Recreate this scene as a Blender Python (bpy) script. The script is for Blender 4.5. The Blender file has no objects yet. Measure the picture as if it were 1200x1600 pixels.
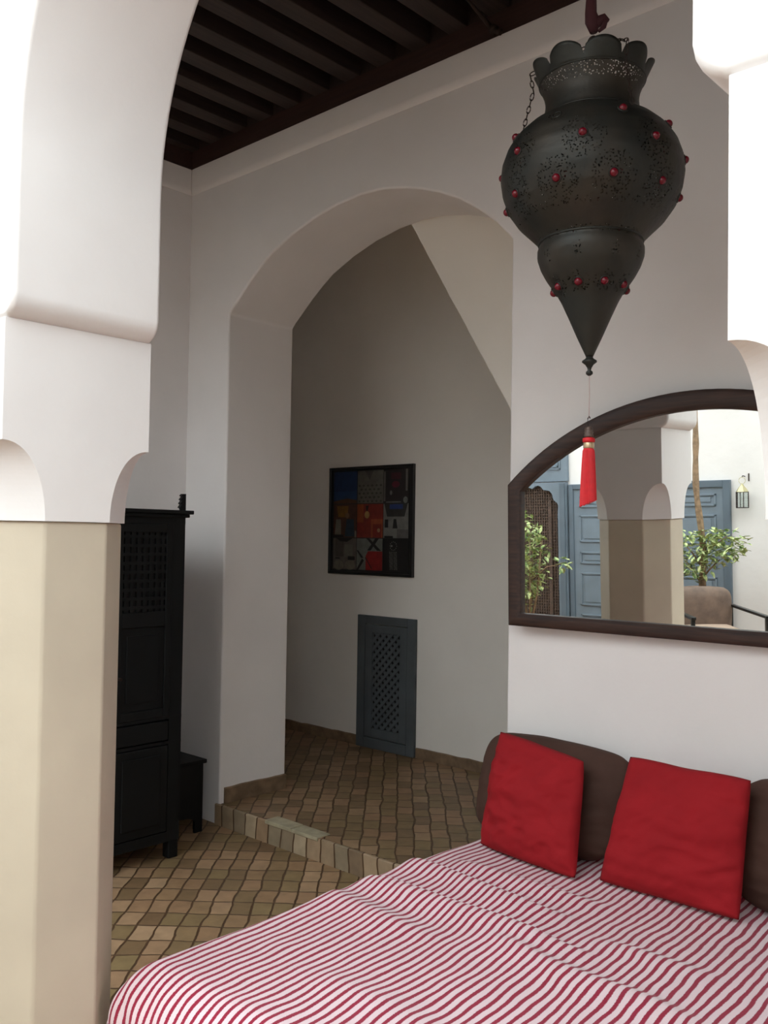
import bpy, bmesh, math, random
from math import sin, cos, pi, sqrt, radians
from mathutils import Vector, Matrix, noise

C = bpy.context.scene.collection
random.seed(7)
EYE = 1.635          # everything is laid out from eye level, then lifted so the patio floor is z = 0
Yw = 3.252           # loggia back wall
FL = -1.635; FU = -1.52

# ------------------------------------------------------------------ materials
def mat(name, col, rough=.8, metal=0., var=0., vscale=4., bump=0., bscale=30., col2=None, spec=.5, detail=4., bd=.02):
    m = bpy.data.materials.new(name); m.use_nodes = True
    nt = m.node_tree; n = nt.nodes; l = nt.links
    b = n['Principled BSDF']
    b.inputs['Roughness'].default_value = rough; b.inputs['Metallic'].default_value = metal
    b.inputs['Specular IOR Level'].default_value = spec
    b.inputs['Base Color'].default_value = (*col, 1)
    tc = n.new('ShaderNodeTexCoord')
    if var > 0 or col2:
        nz = n.new('ShaderNodeTexNoise'); nz.inputs['Scale'].default_value = vscale; nz.inputs['Detail'].default_value = detail
        l.new(tc.outputs['Object'], nz.inputs['Vector'])
        rp = n.new('ShaderNodeValToRGB'); l.new(nz.outputs['Fac'], rp.inputs['Fac'])
        c2 = col2 or tuple(c*(1-var) for c in col)
        rp.color_ramp.elements[0].position = .35; rp.color_ramp.elements[0].color = (*c2, 1)
        rp.color_ramp.elements[1].position = .65; rp.color_ramp.elements[1].color = (*col, 1)
        l.new(rp.outputs['Color'], b.inputs['Base Color'])
    if bump > 0:
        nb = n.new('ShaderNodeTexNoise'); nb.inputs['Scale'].default_value = bscale; nb.inputs['Detail'].default_value = 5
        l.new(tc.outputs['Object'], nb.inputs['Vector'])
        bp = n.new('ShaderNodeBump'); bp.inputs['Strength'].default_value = bump; bp.inputs['Distance'].default_value = bd
        l.new(nb.outputs['Fac'], bp.inputs['Height']); l.new(bp.outputs['Normal'], b.inputs['Normal'])
    return m

def wood(name, c1, c2, rough=.5, axis=0, scale=1.):
    m = bpy.data.materials.new(name); m.use_nodes = True
    nt = m.node_tree; n = nt.nodes; l = nt.links; b = n['Principled BSDF']
    b.inputs['Roughness'].default_value = rough
    tc = n.new('ShaderNodeTexCoord'); mp = n.new('ShaderNodeMapping')
    s = [60*scale]*3; s[axis] = 4*scale
    mp.inputs['Scale'].default_value = s
    l.new(tc.outputs['Object'], mp.inputs['Vector'])
    nz = n.new('ShaderNodeTexNoise'); nz.inputs['Scale'].default_value = 1; nz.inputs['Detail'].default_value = 6
    l.new(mp.outputs['Vector'], nz.inputs['Vector'])
    rp = n.new('ShaderNodeValToRGB'); l.new(nz.outputs['Fac'], rp.inputs['Fac'])
    rp.color_ramp.elements[0].position = .35; rp.color_ramp.elements[0].color = (*c1, 1)
    rp.color_ramp.elements[1].position = .7; rp.color_ramp.elements[1].color = (*c2, 1)
    l.new(rp.outputs['Color'], b.inputs['Base Color'])
    bp = n.new('ShaderNodeBump'); bp.inputs['Strength'].default_value = .3; bp.inputs['Distance'].default_value = .003
    l.new(nz.outputs['Fac'], bp.inputs['Height']); l.new(bp.outputs['Normal'], b.inputs['Normal'])
    return m

def tile_mat(name, w=.134, h=.090, ang=48.3, cols=((.30,.180,.098),(.235,.165,.078),(.38,.25,.145),(.175,.105,.055)), mortar=(.085,.045,.022), off=.0):
    m = bpy.data.materials.new(name); m.use_nodes = True
    nt = m.node_tree; n = nt.nodes; l = nt.links; b = n['Principled BSDF']
    tc = n.new('ShaderNodeTexCoord'); mp = n.new('ShaderNodeMapping'); mp.inputs['Rotation'].default_value = (0, 0, radians(ang))
    l.new(tc.outputs['Object'], mp.inputs['Vector'])
    # slightly wavy hand-laid joints
    nz = n.new('ShaderNodeTexNoise'); nz.inputs['Scale'].default_value = 6; nz.inputs['Detail'].default_value = 3
    l.new(mp.outputs['Vector'], nz.inputs['Vector'])
    sb = n.new('ShaderNodeVectorMath'); sb.operation = 'SUBTRACT'; sb.inputs[1].default_value = (.5, .5, .5); l.new(nz.outputs['Color'], sb.inputs[0])
    sc = n.new('ShaderNodeVectorMath'); sc.operation = 'SCALE'; sc.inputs['Scale'].default_value = .04; l.new(sb.outputs[0], sc.inputs[0])
    ad = n.new('ShaderNodeVectorMath'); ad.operation = 'ADD'; l.new(mp.outputs['Vector'], ad.inputs[0]); l.new(sc.outputs[0], ad.inputs[1])
    br = n.new('ShaderNodeTexBrick'); br.offset = off; br.squash = 1
    br.inputs['Scale'].default_value = 1; br.inputs['Brick Width'].default_value = w; br.inputs['Row Height'].default_value = h
    br.inputs['Mortar Size'].default_value = .0055; br.inputs['Mortar Smooth'].default_value = .4; br.inputs['Bias'].default_value = 0
    br.inputs['Color1'].default_value = (0, 0, 0, 1); br.inputs['Color2'].default_value = (1, 1, 1, 1); br.inputs['Mortar'].default_value = (.5, .5, .5, 1)
    l.new(ad.outputs[0], br.inputs['Vector'])
    rp = n.new('ShaderNodeValToRGB'); e = rp.color_ramp.elements
    e[0].position = 0; e[0].color = (*cols[3], 1); e[1].position = 1; e[1].color = (*cols[2], 1)
    x = e.new(.35); x.color = (*cols[1], 1); x = e.new(.65); x.color = (*cols[0], 1)
    l.new(br.outputs['Color'], rp.inputs['Fac'])
    n2 = n.new('ShaderNodeTexNoise'); n2.inputs['Scale'].default_value = 16; n2.inputs['Detail'].default_value = 6; l.new(tc.outputs['Object'], n2.inputs['Vector'])
    mx = n.new('ShaderNodeMix'); mx.data_type = 'RGBA'; mx.blend_type = 'OVERLAY'; mx.inputs['Factor'].default_value = .45
    l.new(rp.outputs['Color'], mx.inputs[6]); l.new(n2.outputs['Color'], mx.inputs[7])
    bw = n.new('ShaderNodeRGBToBW'); l.new(n2.outputs['Color'], bw.inputs[0]); l.new(bw.outputs[0], mx.inputs[7])
    m2 = n.new('ShaderNodeMix'); m2.data_type = 'RGBA'; l.new(br.outputs['Fac'], m2.inputs['Factor'])
    l.new(mx.outputs[2], m2.inputs[6]); m2.inputs[7].default_value = (*mortar, 1)
    l.new(m2.outputs[2], b.inputs['Base Color'])
    b.inputs['Roughness'].default_value = .5; b.inputs['Specular IOR Level'].default_value = .35
    iv = n.new('ShaderNodeMath'); iv.operation = 'SUBTRACT'; iv.inputs[0].default_value = 1; l.new(br.outputs['Fac'], iv.inputs[1])
    a2 = n.new('ShaderNodeMath'); a2.operation = 'MULTIPLY_ADD'; l.new(n2.outputs['Fac'], a2.inputs[0]); a2.inputs[1].default_value = .5; l.new(iv.outputs[0], a2.inputs[2])
    bp = n.new('ShaderNodeBump'); bp.inputs['Strength'].default_value = .7; bp.inputs['Distance'].default_value = .006
    l.new(a2.outputs[0], bp.inputs['Height']); l.new(bp.outputs['Normal'], b.inputs['Normal'])
    return m

def blanket_mat():
    m = bpy.data.materials.new('striped_blanket_cloth'); m.use_nodes = True
    nt = m.node_tree; n = nt.nodes; l = nt.links; b = n['Principled BSDF']
    uv = n.new('ShaderNodeUVMap'); uv.uv_map = 'UVMap'
    tn = n.new('ShaderNodeTexNoise'); tn.inputs['Scale'].default_value = 260; tn.inputs['Detail'].default_value = 2; l.new(uv.outputs[0], tn.inputs['Vector'])
    tl = n.new('ShaderNodeTexNoise'); tl.inputs['Scale'].default_value = 5; tl.inputs['Detail'].default_value = 2; l.new(uv.outputs[0], tl.inputs['Vector'])
    sp = n.new('ShaderNodeSeparateXYZ'); l.new(uv.outputs[0], sp.inputs[0])
    # stripe coordinate = u + ragged yarn edge + slow wander
    a = n.new('ShaderNodeMath'); a.operation = 'MULTIPLY_ADD'; a.inputs[1].default_value = .0045; l.new(tn.outputs['Fac'], a.inputs[0]); l.new(sp.outputs[0], a.inputs[2])
    a3 = n.new('ShaderNodeMath'); a3.operation = 'MULTIPLY_ADD'; a3.inputs[1].default_value = .03; l.new(tl.outputs['Fac'], a3.inputs[0]); l.new(a.outputs[0], a3.inputs[2])
    d = n.new('ShaderNodeMath'); d.operation = 'DIVIDE'; d.inputs[1].default_value = .0285; l.new(a3.outputs[0], d.inputs[0])
    f = n.new('ShaderNodeMath'); f.operation = 'FRACT'; l.new(d.outputs[0], f.inputs[0])
    rp = n.new('ShaderNodeValToRGB'); e = rp.color_ramp.elements; l.new(f.outputs[0], rp.inputs['Fac'])
    W = (.77, .61, .635, 1); R = (.30, .016, .044, 1)
    e[0].position = 0; e[0].color = R; e[1].position = 1; e[1].color = W
    for p, c in ((.36, R), (.43, W), (.96, W)): x = e.new(p); x.color = c
    e[-1].position = 1; e[-1].color = R
    l.new(rp.outputs['Color'], b.inputs['Base Color'])
    b.inputs['Roughness'].default_value = .95; b.inputs['Specular IOR Level'].default_value = .15
    b.inputs['Sheen Weight'].default_value = .15
    bp = n.new('ShaderNodeBump'); bp.inputs['Strength'].default_value = .5; bp.inputs['Distance'].default_value = .003
    l.new(tn.outputs['Fac'], bp.inputs['Height']); l.new(bp.outputs['Normal'], b.inputs['Normal'])
    return m

def perforated_mat():
    m = bpy.data.materials.new('pierced_dark_brass'); m.use_nodes = True
    nt = m.node_tree; n = nt.nodes; l = nt.links; b = n['Principled BSDF']
    b.inputs['Metallic'].default_value = .55; b.inputs['Roughness'].default_value = .5
    tc = n.new('ShaderNodeTexCoord')
    nz = n.new('ShaderNodeTexNoise'); nz.inputs['Scale'].default_value = 7; nz.inputs['Detail'].default_value = 5; l.new(tc.outputs['Object'], nz.inputs['Vector'])
    rp = n.new('ShaderNodeValToRGB'); l.new(nz.outputs['Fac'], rp.inputs['Fac']); e = rp.color_ramp.elements
    e[0].position = .35; e[0].color = (.026, .028, .025, 1); e[1].position = .68; e[1].color = (.050, .041, .031, 1)
    l.new(rp.outputs['Color'], b.inputs['Base Color'])
    at = n.new('ShaderNodeAttribute'); at.attribute_name = 'pierced'
    vo = n.new('ShaderNodeTexVoronoi'); vo.inputs['Scale'].default_value = 165; l.new(tc.outputs['Object'], vo.inputs['Vector'])
    lt = n.new('ShaderNodeMath'); lt.operation = 'LESS_THAN'; lt.inputs[1].default_value = .36; l.new(vo.outputs['Distance'], lt.inputs[0])
    gt = n.new('ShaderNodeMath'); gt.operation = 'GREATER_THAN'; gt.inputs[1].default_value = .5; l.new(at.outputs['Fac'], gt.inputs[0])
    mu = n.new('ShaderNodeMath'); mu.operation = 'MULTIPLY'; l.new(lt.outputs[0], mu.inputs[0]); l.new(gt.outputs[0], mu.inputs[1])
    iv = n.new('ShaderNodeMath'); iv.operation = 'SUBTRACT'; iv.inputs[0].default_value = 1; l.new(mu.outputs[0], iv.inputs[1])
    l.new(iv.outputs[0], b.inputs['Alpha'])
    bn = n.new('ShaderNodeTexNoise'); bn.inputs['Scale'].default_value = 45; l.new(tc.outputs['Object'], bn.inputs['Vector'])
    bp = n.new('ShaderNodeBump'); bp.inputs['Strength'].default_value = .25; bp.inputs['Distance'].default_value = .004
    l.new(bn.outputs['Fac'], bp.inputs['Height']); l.new(bp.outputs['Normal'], b.inputs['Normal'])
    return m

M = dict(
    plaster=mat('white_plaster', (.785, .757, .740), .85, var=.05, vscale=2.2, bump=.25, bscale=5, bd=.02, spec=.25),
    cream=mat('cream_plaster', (.80, .77, .72), .85, var=.05, vscale=2.2, bump=.25, bscale=5, bd=.02, spec=.25),
    softwhite=mat('soffit_plaster', (.80, .76, .69), .85, var=.04, vscale=2, bump=.2, bscale=5, spec=.25),
    tadelakt=mat('beige_tadelakt', (.60, .53, .41), .55, col2=(.52, .455, .355), vscale=2.4, bump=.15, bscale=8, spec=.4),
    floor=tile_mat('diagonal_terracotta_tiles'),
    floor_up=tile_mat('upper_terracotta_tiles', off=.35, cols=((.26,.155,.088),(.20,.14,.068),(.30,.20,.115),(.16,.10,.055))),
    step=tile_mat('step_tiles', w=.10, h=.3, ang=0, cols=((.30,.20,.12),(.26,.21,.14),(.38,.30,.20),(.19,.13,.08))),
    paleslab=mat('worn_pale_tile', (.42, .37, .25), .5, var=.3, vscale=18, bump=.4, bscale=40, bd=.003),
    base=mat('clay_skirting', (.22, .145, .085), .7, var=.4, vscale=14, bump=.5, bscale=25, bd=.006),
    beam=wood('dark_beam_wood', (.018, .011, .010), (.035, .022, .018), .6, axis=1),
    board=mat('black_ceiling_board', (.010, .008, .008), .8, var=.3),
    fascia=wood('reddish_dark_fascia', (.028, .012, .010), (.045, .020, .016), .6, axis=0),
    cabinet=mat('black_painted_wood', (.0045, .0055, .006), .6, spec=.25, var=.3, vscale=9, bump=.12, bscale=40, bd=.003),
    hollow_shade=mat('hollow_shade_black', (.006, .006, .006), .9),  # near-black colour that paints the shade inside pierced lattices
    mframe=wood('dark_walnut_frame', (.016, .006, .004), (.048, .020, .012), .55, axis=0, scale=1.4),
    silver=mat('mirror_silver', (.90, .92, .90), .0, 1.),
    brass=perforated_mat(),
    iron=mat('rusty_iron', (.045, .028, .022), .7, .6, var=.4, vscale=40),
    gem=mat('red_glass', (.13, .004, .012), .2, spec=.4),
    ragred=mat('maroon_velvet', (.055, .012, .016), .85, bump=.3, bscale=60, bd=.004),
    tassel=mat('red_silk_thread', (.66, .012, .020), .55, var=.1, vscale=60),
    capm=mat('tassel_cap_beads', (.16, .11, .09), .45, .4, var=.5, vscale=120),
    gold=mat('gold_band', (.62, .48, .30), .3, .8),
    thread=mat('pink_thread', (.45, .30, .28), .7),
    blanket=blanket_mat(),
    red=mat('red_cotton', (.30, .010, .015), .85, var=.12, vscale=7, bump=.35, bscale=9, bd=.02, spec=.2),
    brown=mat('brown_velvet', (.070, .034, .024), .8, var=.25, vscale=6, bump=.3, bscale=8, bd=.02, spec=.25),
    mattress=mat('mattress_ticking', (.45, .38, .33), .9),
    bedwood=wood('bed_base_wood', (.04, .02, .012), (.09, .05, .03), .6),
    hatch=mat('slate_blue_paint', (.082, .097, .106), .6, var=.2, vscale=6, bump=.1, bscale=30, bd=.003),
    doorblue=mat('grey_blue_paint', (.17, .215, .26), .5, var=.12, vscale=5),
    doorframe=mat('darker_blue_paint', (.11, .145, .18), .5, var=.12, vscale=5),
    mash=mat('brown_carved_lattice', (.115, .070, .048), .8, col2=(.05, .035, .028), vscale=60, bump=.6, bscale=70, bd=.01),
    picframe=mat('black_picture_frame', (.010, .010, .010), .35),
    leaf=mat('variegated_leaf', (.62, .64, .30), .5, col2=(.08, .19, .04), vscale=30),
    leafdark=mat('dark_green_leaf', (.055, .13, .05), .5, col2=(.12, .22, .07), vscale=18),
    bark=mat('tan_bark', (.30, .20, .12), .9, var=.4, vscale=25, bump=.6, bscale=40, bd=.01),
    clay=mat('terracotta_pot', (.50, .28, .16), .8, var=.2, vscale=8),
    soil=mat('soil', (.05, .035, .025), .95),
    suede=mat('brown_suede', (.17, .115, .085), .9, col2=(.115, .08, .062), vscale=9, bump=.2, bscale=20),
    seatc=mat('tan_seat_fabric', (.36, .26, .19), .9, var=.15),
    black=mat('black_metal', (.012, .014, .015), .35, .3),
    lbrass=mat('pale_brass', (.50, .45, .27), .35, .6),
)
def glass_mat():
    m = bpy.data.materials.new('lantern_glass'); m.use_nodes = True
    b = m.node_tree.nodes['Principled BSDF']
    b.inputs['Base Color'].default_value = (.85, .92, .90, 1); b.inputs['Roughness'].default_value = .05
    b.inputs['Transmission Weight'].default_value = .9; b.inputs['IOR'].default_value = 1.2
    return m
M['glass'] = glass_mat()

# ------------------------------------------------------------------ helpers
def obj(name, bm, m, parent=None, smooth=False, bevel=0, seg=2, solid=0):
    me = bpy.data.meshes.new(name)
    bmesh.ops.recalc_face_normals(bm, faces=bm.faces)
    bm.to_mesh(me); bm.free()
    me.materials.append(M[m] if isinstance(m, str) else m)
    if smooth:
        for p in me.polygons: p.use_smooth = True
    o = bpy.data.objects.new(name, me); C.objects.link(o)
    if parent: o.parent = parent
    if solid:
        md = o.modifiers.new('thick', 'SOLIDIFY'); md.thickness = solid; md.offset = 0
    if bevel:
        md = o.modifiers.new('bevel', 'BEVEL'); md.width = bevel; md.segments = seg; md.limit_method = 'ANGLE'; md.angle_limit = radians(35)
        md.harden_normals = False
        for p in me.polygons: p.use_smooth = True
        ns = o.modifiers.new('wn', 'WEIGHTED_NORMAL'); ns.keep_sharp = True
    return o

def thing(name, label, cat, loc=(0, 0, 0), rz=0, group=None):
    o = bpy.data.objects.new(name, None); C.objects.link(o); o.location = loc; o.rotation_euler = (0, 0, rz)
    o.empty_display_size = .1
    o['label'] = label; o['category'] = cat
    if group: o['group'] = group
    return o

def tag(o, label, cat, group=None):
    o['label'] = label; o['category'] = cat
    if group: o['group'] = group
    return o

def struct(o):
    o['kind'] = 'structure'; return o

def box(bm, x0, x1, y0, y1, z0, z1, mtx=None):
    vs = [bm.verts.new(p) for p in ((x0,y0,z0),(x1,y0,z0),(x1,y1,z0),(x0,y1,z0),(x0,y0,z1),(x1,y0,z1),(x1,y1,z1),(x0,y1,z1))]
    if mtx is not None:
        for v in vs: v.co = mtx @ v.co
    for f in ((0,3,2,1),(4,5,6,7),(0,1,5,4),(1,2,6,5),(2,3,7,6),(3,0,4,7)): bm.faces.new([vs[i] for i in f])
    return vs

def boxm(*a, **k):
    bm = bmesh.new(); box(bm, *a, **k); return bm

def prism(bm, pts, f0, f1):
    """closed polygon pts (2D) extruded between two mappings"""
    a = [bm.verts.new(f0(p)) for p in pts]; b = [bm.verts.new(f1(p)) for p in pts]
    bm.faces.new(a); bm.faces.new(b[::-1])
    n = len(pts)
    for i in range(n): bm.faces.new((a[i], b[i], b[(i+1) % n], a[(i+1) % n]))

def lathe(bm, prof, cx=0, cy=0, seg=48, cap=True):
    rings = []
    for r, z in prof:
        rings.append([bm.verts.new((cx+r*cos(2*pi*k/seg), cy+r*sin(2*pi*k/seg), z)) for k in range(seg)])
    for a, b in zip(rings, rings[1:]):
        for k in range(seg): bm.faces.new((a[k], a[(k+1) % seg], b[(k+1) % seg], b[k]))
    if cap:
        for r in (rings[0], rings[-1]): bm.faces.new(r)
    return rings

def tube(bm, pts, r, seg=8, closed=False):
    pts = [Vector(p) for p in pts]; n = len(pts); rings = []
    rr = r if isinstance(r, (list, tuple)) else [r]*n
    up = Vector((0, 0, 1))
    for i, p in enumerate(pts):
        if closed: t = pts[(i+1) % n]-pts[i-1]
        else: t = pts[min(i+1, n-1)]-pts[max(i-1, 0)]
        t.normalize()
        a = t.cross(up)
        if a.length < .05: a = t.cross(Vector((1, 0, 0)))
        a.normalize(); b = t.cross(a)
        rings.append([bm.verts.new(p+(a*cos(2*pi*k/seg)+b*sin(2*pi*k/seg))*rr[i]) for k in range(seg)])
    m = n if closed else n-1
    for i in range(m):
        a, b = rings[i], rings[(i+1) % n]
        for k in range(seg): bm.faces.new((a[k], a[(k+1) % seg], b[(k+1) % seg], b[k]))
    if not closed: bm.faces.new(rings[0]); bm.faces.new(rings[-1])

def arc(cx, cz, rx, rz, a0, a1, n):
    return [(cx+rx*cos(radians(a0+(a1-a0)*i/n)), cz+rz*sin(radians(a0+(a1-a0)*i/n))) for i in range(n+1)]

# ------------------------------------------------------------------ room shell
# back wall with the arched passage (profile in X-Z, thick in Y)
XA, XB = -4.243, -2.283
archpts = [(XA, FU), (XA, 1.27), (-4.215, 1.30), (-4.064, 1.425), (-3.98, 1.487), (-3.89, 1.545), (-3.72, 1.617), (-3.543, 1.669), (-3.37, 1.700), (-3.207, 1.711),
           (-3.05, 1.701), (-2.898, 1.668), (-2.80, 1.638), (-2.696, 1.598), (-2.58, 1.541), (-2.474, 1.471), (-2.37, 1.388), (XB, 1.297), (XB, FU)]
outline = [(-6.4, FL-.1), (-6.4, 2.75), (2.7, 2.75), (2.7, FL-.1), (XB, FL-.1), (XB, FU)] + archpts[::-1][1:-1] + [(XA, FU), (XA, FL-.1)]
bm = bmesh.new(); prism(bm, outline, lambda p: (p[0], Yw, p[1]), lambda p: (p[0], 3.742, p[1]))
wb = struct(obj('wall_back', bm, 'plaster', bevel=.012, seg=3))
# cornice band round the loggia
def band(name, pts):
    bm = bmesh.new()
    prof = [(0, 2.20), (.022, 2.20), (.020, 2.085), (.012, 2.062), (0, 2.048)]
    prism(bm, prof, lambda p: (pts[0][0]+pts[0][2]*p[0], pts[0][1]+pts[0][3]*p[0], p[1]), lambda p: (pts[1][0]+pts[1][2]*p[0], pts[1][1]+pts[1][3]*p[0], p[1]))
    return struct(obj(name, bm, 'plaster', bevel=.004))
band('trim_1', [(-4.63, Yw+.001, 1, -1), (2.4, Yw+.001, 0, -1)])
band('trim_2', [(-4.631, 1.483, 1, 0), (-4.631, Yw, 1, -1)])
struct(obj('wall_left', boxm(-4.9, -4.63, 1.483, Yw-.001, FL-.05, 2.75), 'plaster'))
struct(obj('wall_right', boxm(2.4, 2.7, 1.483, Yw-.001, FL-.05, 2.75), 'plaster'))
# inner passage
struct(obj('wall_passage', boxm(-6.4, -1.9, 4.9, 5.1, FU-.1, 2.6), 'cream'))
struct(obj('wall_passage_left', boxm(-6.6, -6.4, 3.742, 5.1, FU-.1, 2.6), 'cream'))
struct(obj('wall_passage_right', boxm(-2.0, -1.9, 3.742, 4.9, FU-.1, 2.6), 'cream'))
struct(obj('ceiling_passage', boxm(-6.4, -2.0, 3.743, 4.899, 2.2585, 2.6), 'cream'))
# side of the stair rising just behind the arch: its slanting lower edge cuts across the opening
sl = lambda x: 1.726-1.597*(x+3.307)
xe = -3.307-(2.258-1.726)/1.597
bm = bmesh.new()
prism(bm, [(xe, 2.258), (-2.001, sl(-2.001)), (-2.001, 2.258)], lambda p: (p[0], 3.7455, p[1]), lambda p: (p[0], 4.899, p[1]))
struct(obj('wall_stair', bm, 'softwhite', bevel=.006))
# floors
bm = boxm(-7.4, 3.2, -3.4, Yw, FL-.15, FL); struct(obj('floor', bm, 'floor'))
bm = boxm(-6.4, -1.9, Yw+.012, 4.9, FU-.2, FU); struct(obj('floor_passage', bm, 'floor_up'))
st = struct(obj('trim_3', boxm(XA-.03, XB, Yw-.012, Yw+.011, FL-.01, FU+.001), 'step', bevel=.006))
# two worn pale tiles on the step nosing
for i, (x0, x1, dz) in enumerate(((-3.825, -3.62, .004), (-3.615, -3.415, .002))):
    o = obj('nosing_tile', boxm(x0, x1, Yw-.018, Yw+.075, FU-.014, FU+.004+dz), 'paleslab', bevel=.004)
    tag(o, ['pale worn tile on the step edge, nearer the arch jamb', 'pale worn tile on the step edge, nearer the striped blanket'][i], 'floor tile', 'pale tiles on the step edge')
# skirtings
def skirt(name, pts, h, nx, ny, m='base'):
    bm = bmesh.new(); n = 24; rows = []
    (xa, ya), (xb, yb) = pts
    for i in range(n+1):
        t = i/n; x = xa+(xb-xa)*t; y = ya+(yb-ya)*t
        zt = FU+h+.006*noise.noise(Vector((x*9, y*9, 1)))
        d = .012+.002*noise.noise(Vector((x*7, y*7, 5)))
        rows.append([bm.verts.new(p) for p in ((x, y, FU), (x+nx*d, y+ny*d, FU), (x+nx*d, y+ny*d, zt-.004), (x, y, zt))])
    for a, b in zip(rows, rows[1:]):
        for j in range(4): bm.faces.new((a[j], a[(j+1) % 4], b[(j+1) % 4], b[j]))
    bm.faces.new(rows[0]); bm.faces.new(rows[-1])
    return struct(obj(name, bm, m))
skirt('baseboard_jamb', ((XA, Yw+.03), (XA, 3.742)), .088, 1, 0)
skirt('baseboard_passage_left', ((-6.4, 4.9), (-4.765, 4.9)), .072, 0, -1)
skirt('baseboard_passage_right', ((-4.192, 4.9), (-2.0, 4.9)), .072, 0, -1)

# ceiling: boards, beams, fascia
ceil = struct(obj('ceiling', boxm(-4.63, 2.4, 1.483, Yw, 2.42, 2.46), 'board'))
x = -4.60; 
while x < 2.3:
    bm = boxm(x-.052, x+.052, 1.484, Yw-.001, 2.305, 2.4195)
    obj('beam', bm, 'beam', ceil, bevel=.004); x += .2245
obj('fascia', boxm(-4.60, 2.4, Yw-.022, Yw-.0005, 2.20, 2.3045), 'fascia', ceil)
obj('fascia', boxm(-4.6295, -4.605, 1.484, Yw-.001, 2.20, 2.3045), 'fascia', ceil)
obj('fascia', boxm(-4.60, 2.4, 1.484, 1.506, 2.20, 2.3045), 'fascia', ceil)
obj('fascia', boxm(-4.62, 2.4, Yw-.012, Yw-.0008, 2.3046, 2.4195), 'beam', ceil)
for y in (1.9, 2.55):
    obj('cross_board', boxm(-4.63, 2.4, y-.03, y+.03, 2.400, 2.4199), 'beam', ceil)
struct(obj('sky_cover', boxm(-4.9, 2.7, 1.052, 3.742, 2.76, 2.86), 'plaster')).name = 'sky_cover_1'  # unseen slab over the loggia, added so no sky light leaks in
# iron hook by the cornice
hk = thing('iron_hook', 'small dark iron hook poking out below the beams above the cornice', 'hook', (-2.385, Yw-.03, 2.28))
bm = bmesh.new(); tube(bm, [(0, -.30, .03), (0, -.16, .01), (0, -.03, -.03), (.03, -.03, -.07), (.075, -.035, -.10)], [.006, .007, .011, .013, .014], 8); obj('shank', bm, 'iron', hk, True)
bm = bmesh.new(); tube(bm, [(.03, -.03, -.065), (.045, -.032, -.08)], .021, 10); obj('collar', bm, 'iron', hk, True)

# ------------------------------------------------------------------ arcade: pillars + wall above
PY0, PY1 = 1.052, 1.483
SX = .461
def pillar(x0, x1, label):
    """square plaster head with scalloped chamfer stops over an octagonal tadelakt shaft"""
    t = thing('pillar', label, 'pillar', ((x0+x1)/2, (PY0+PY1)/2, FL))
    hx, hy = (x1-x0)/2, (PY1-PY0)/2
    def ring(bm, c, z, s=0):
        a, b = hx-s, hy-s; c = max(c, .0015)
        return [bm.verts.new((p[0], p[1], z-FL)) for p in ((a-c, -b), (a, -b+c), (a, b-c), (a-c, b), (-a+c, b), (-a, b-c), (-a, -b+c), (-a+c, -b))]
    def loft(bm, R):
        for a, b in zip(R, R[1:]):
            for i in range(8): bm.faces.new((a[i], a[(i+1) % 8], b[(i+1) % 8], b[i]))
        bm.faces.new(R[0]); bm.faces.new(R[-1])
    bm = bmesh.new(); loft(bm, [ring(bm, .118, FL, .007), ring(bm, .118, .030, .007)])
    obj('shaft', bm, 'tadelakt', t, bevel=.008, seg=3)
    bm = bmesh.new(); R = [ring(bm, .121, .0305)]
    for i in range(1, 21):
        a = i/20*pi/2
        R.append(ring(bm, .121*cos(a)**.9 if i < 20 else 0, .0305+.205*sin(a)))
    R.append(ring(bm, 0, .548)); loft(bm, R)
    h = obj('head', bm, 'plaster', t)
    h.data.polygons.foreach_set('use_smooth', [False]*len(h.data.polygons))
    return t
pillar(-2.756, -2.295, 'big white plaster pillar with beige lower shaft left of the bed')
pillar(-.434, .027, 'white plaster pillar at the right edge beside the mirror')
# half pillar against the left wall
# openings between x pairs, spandrel sits on the pillars at z=.607
openings = [(.021-.045+.09-.045, 1.90), (-2.252, -.483), (-4.60, -2.799)]
pts = [(-7.2, FL), (-7.2, 4.0), (2.7, 4.0), (2.7, FL), (1.90, FL)]
for i, (xl, xr) in enumerate(openings):
    r = (xr-xl)/2
    ov = [(.043, .5485), (.026, .558), (.012, .570), (.004, .585), (0, .604)]
    if i: pts += [(xr+dx, z) for dx, z in ov]
    pts += arc((xl+xr)/2, .965, r, r, 0, 180, 48)
    if i < 2: pts += [(xl-dx, z) for dx, z in ov[::-1]]
pts += [(-4.60, FL)]
bm = bmesh.new(); prism(bm, pts, lambda p: (p[0], PY0, p[1]), lambda p: (p[0], PY1, p[1]))
struct(obj('wall_front', bm, 'plaster', bevel=.014, seg=4))

# ------------------------------------------------------------------ courtyard (behind the camera, seen in the mirror)
CY = -3.2
struct(obj('wall_courtyard', boxm(-7.4, 3.2, CY-.2, CY, FL-.05, 2.7), 'plaster'))
struct(obj('wall_courtyard_left', boxm(-7.4, -7.2, CY, PY1, FL-.05, 2.7), 'plaster'))
struct(obj('wall_courtyard_right', boxm(2.7, 2.9, CY, PY1, FL-.05, 2.7), 'plaster'))

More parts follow.
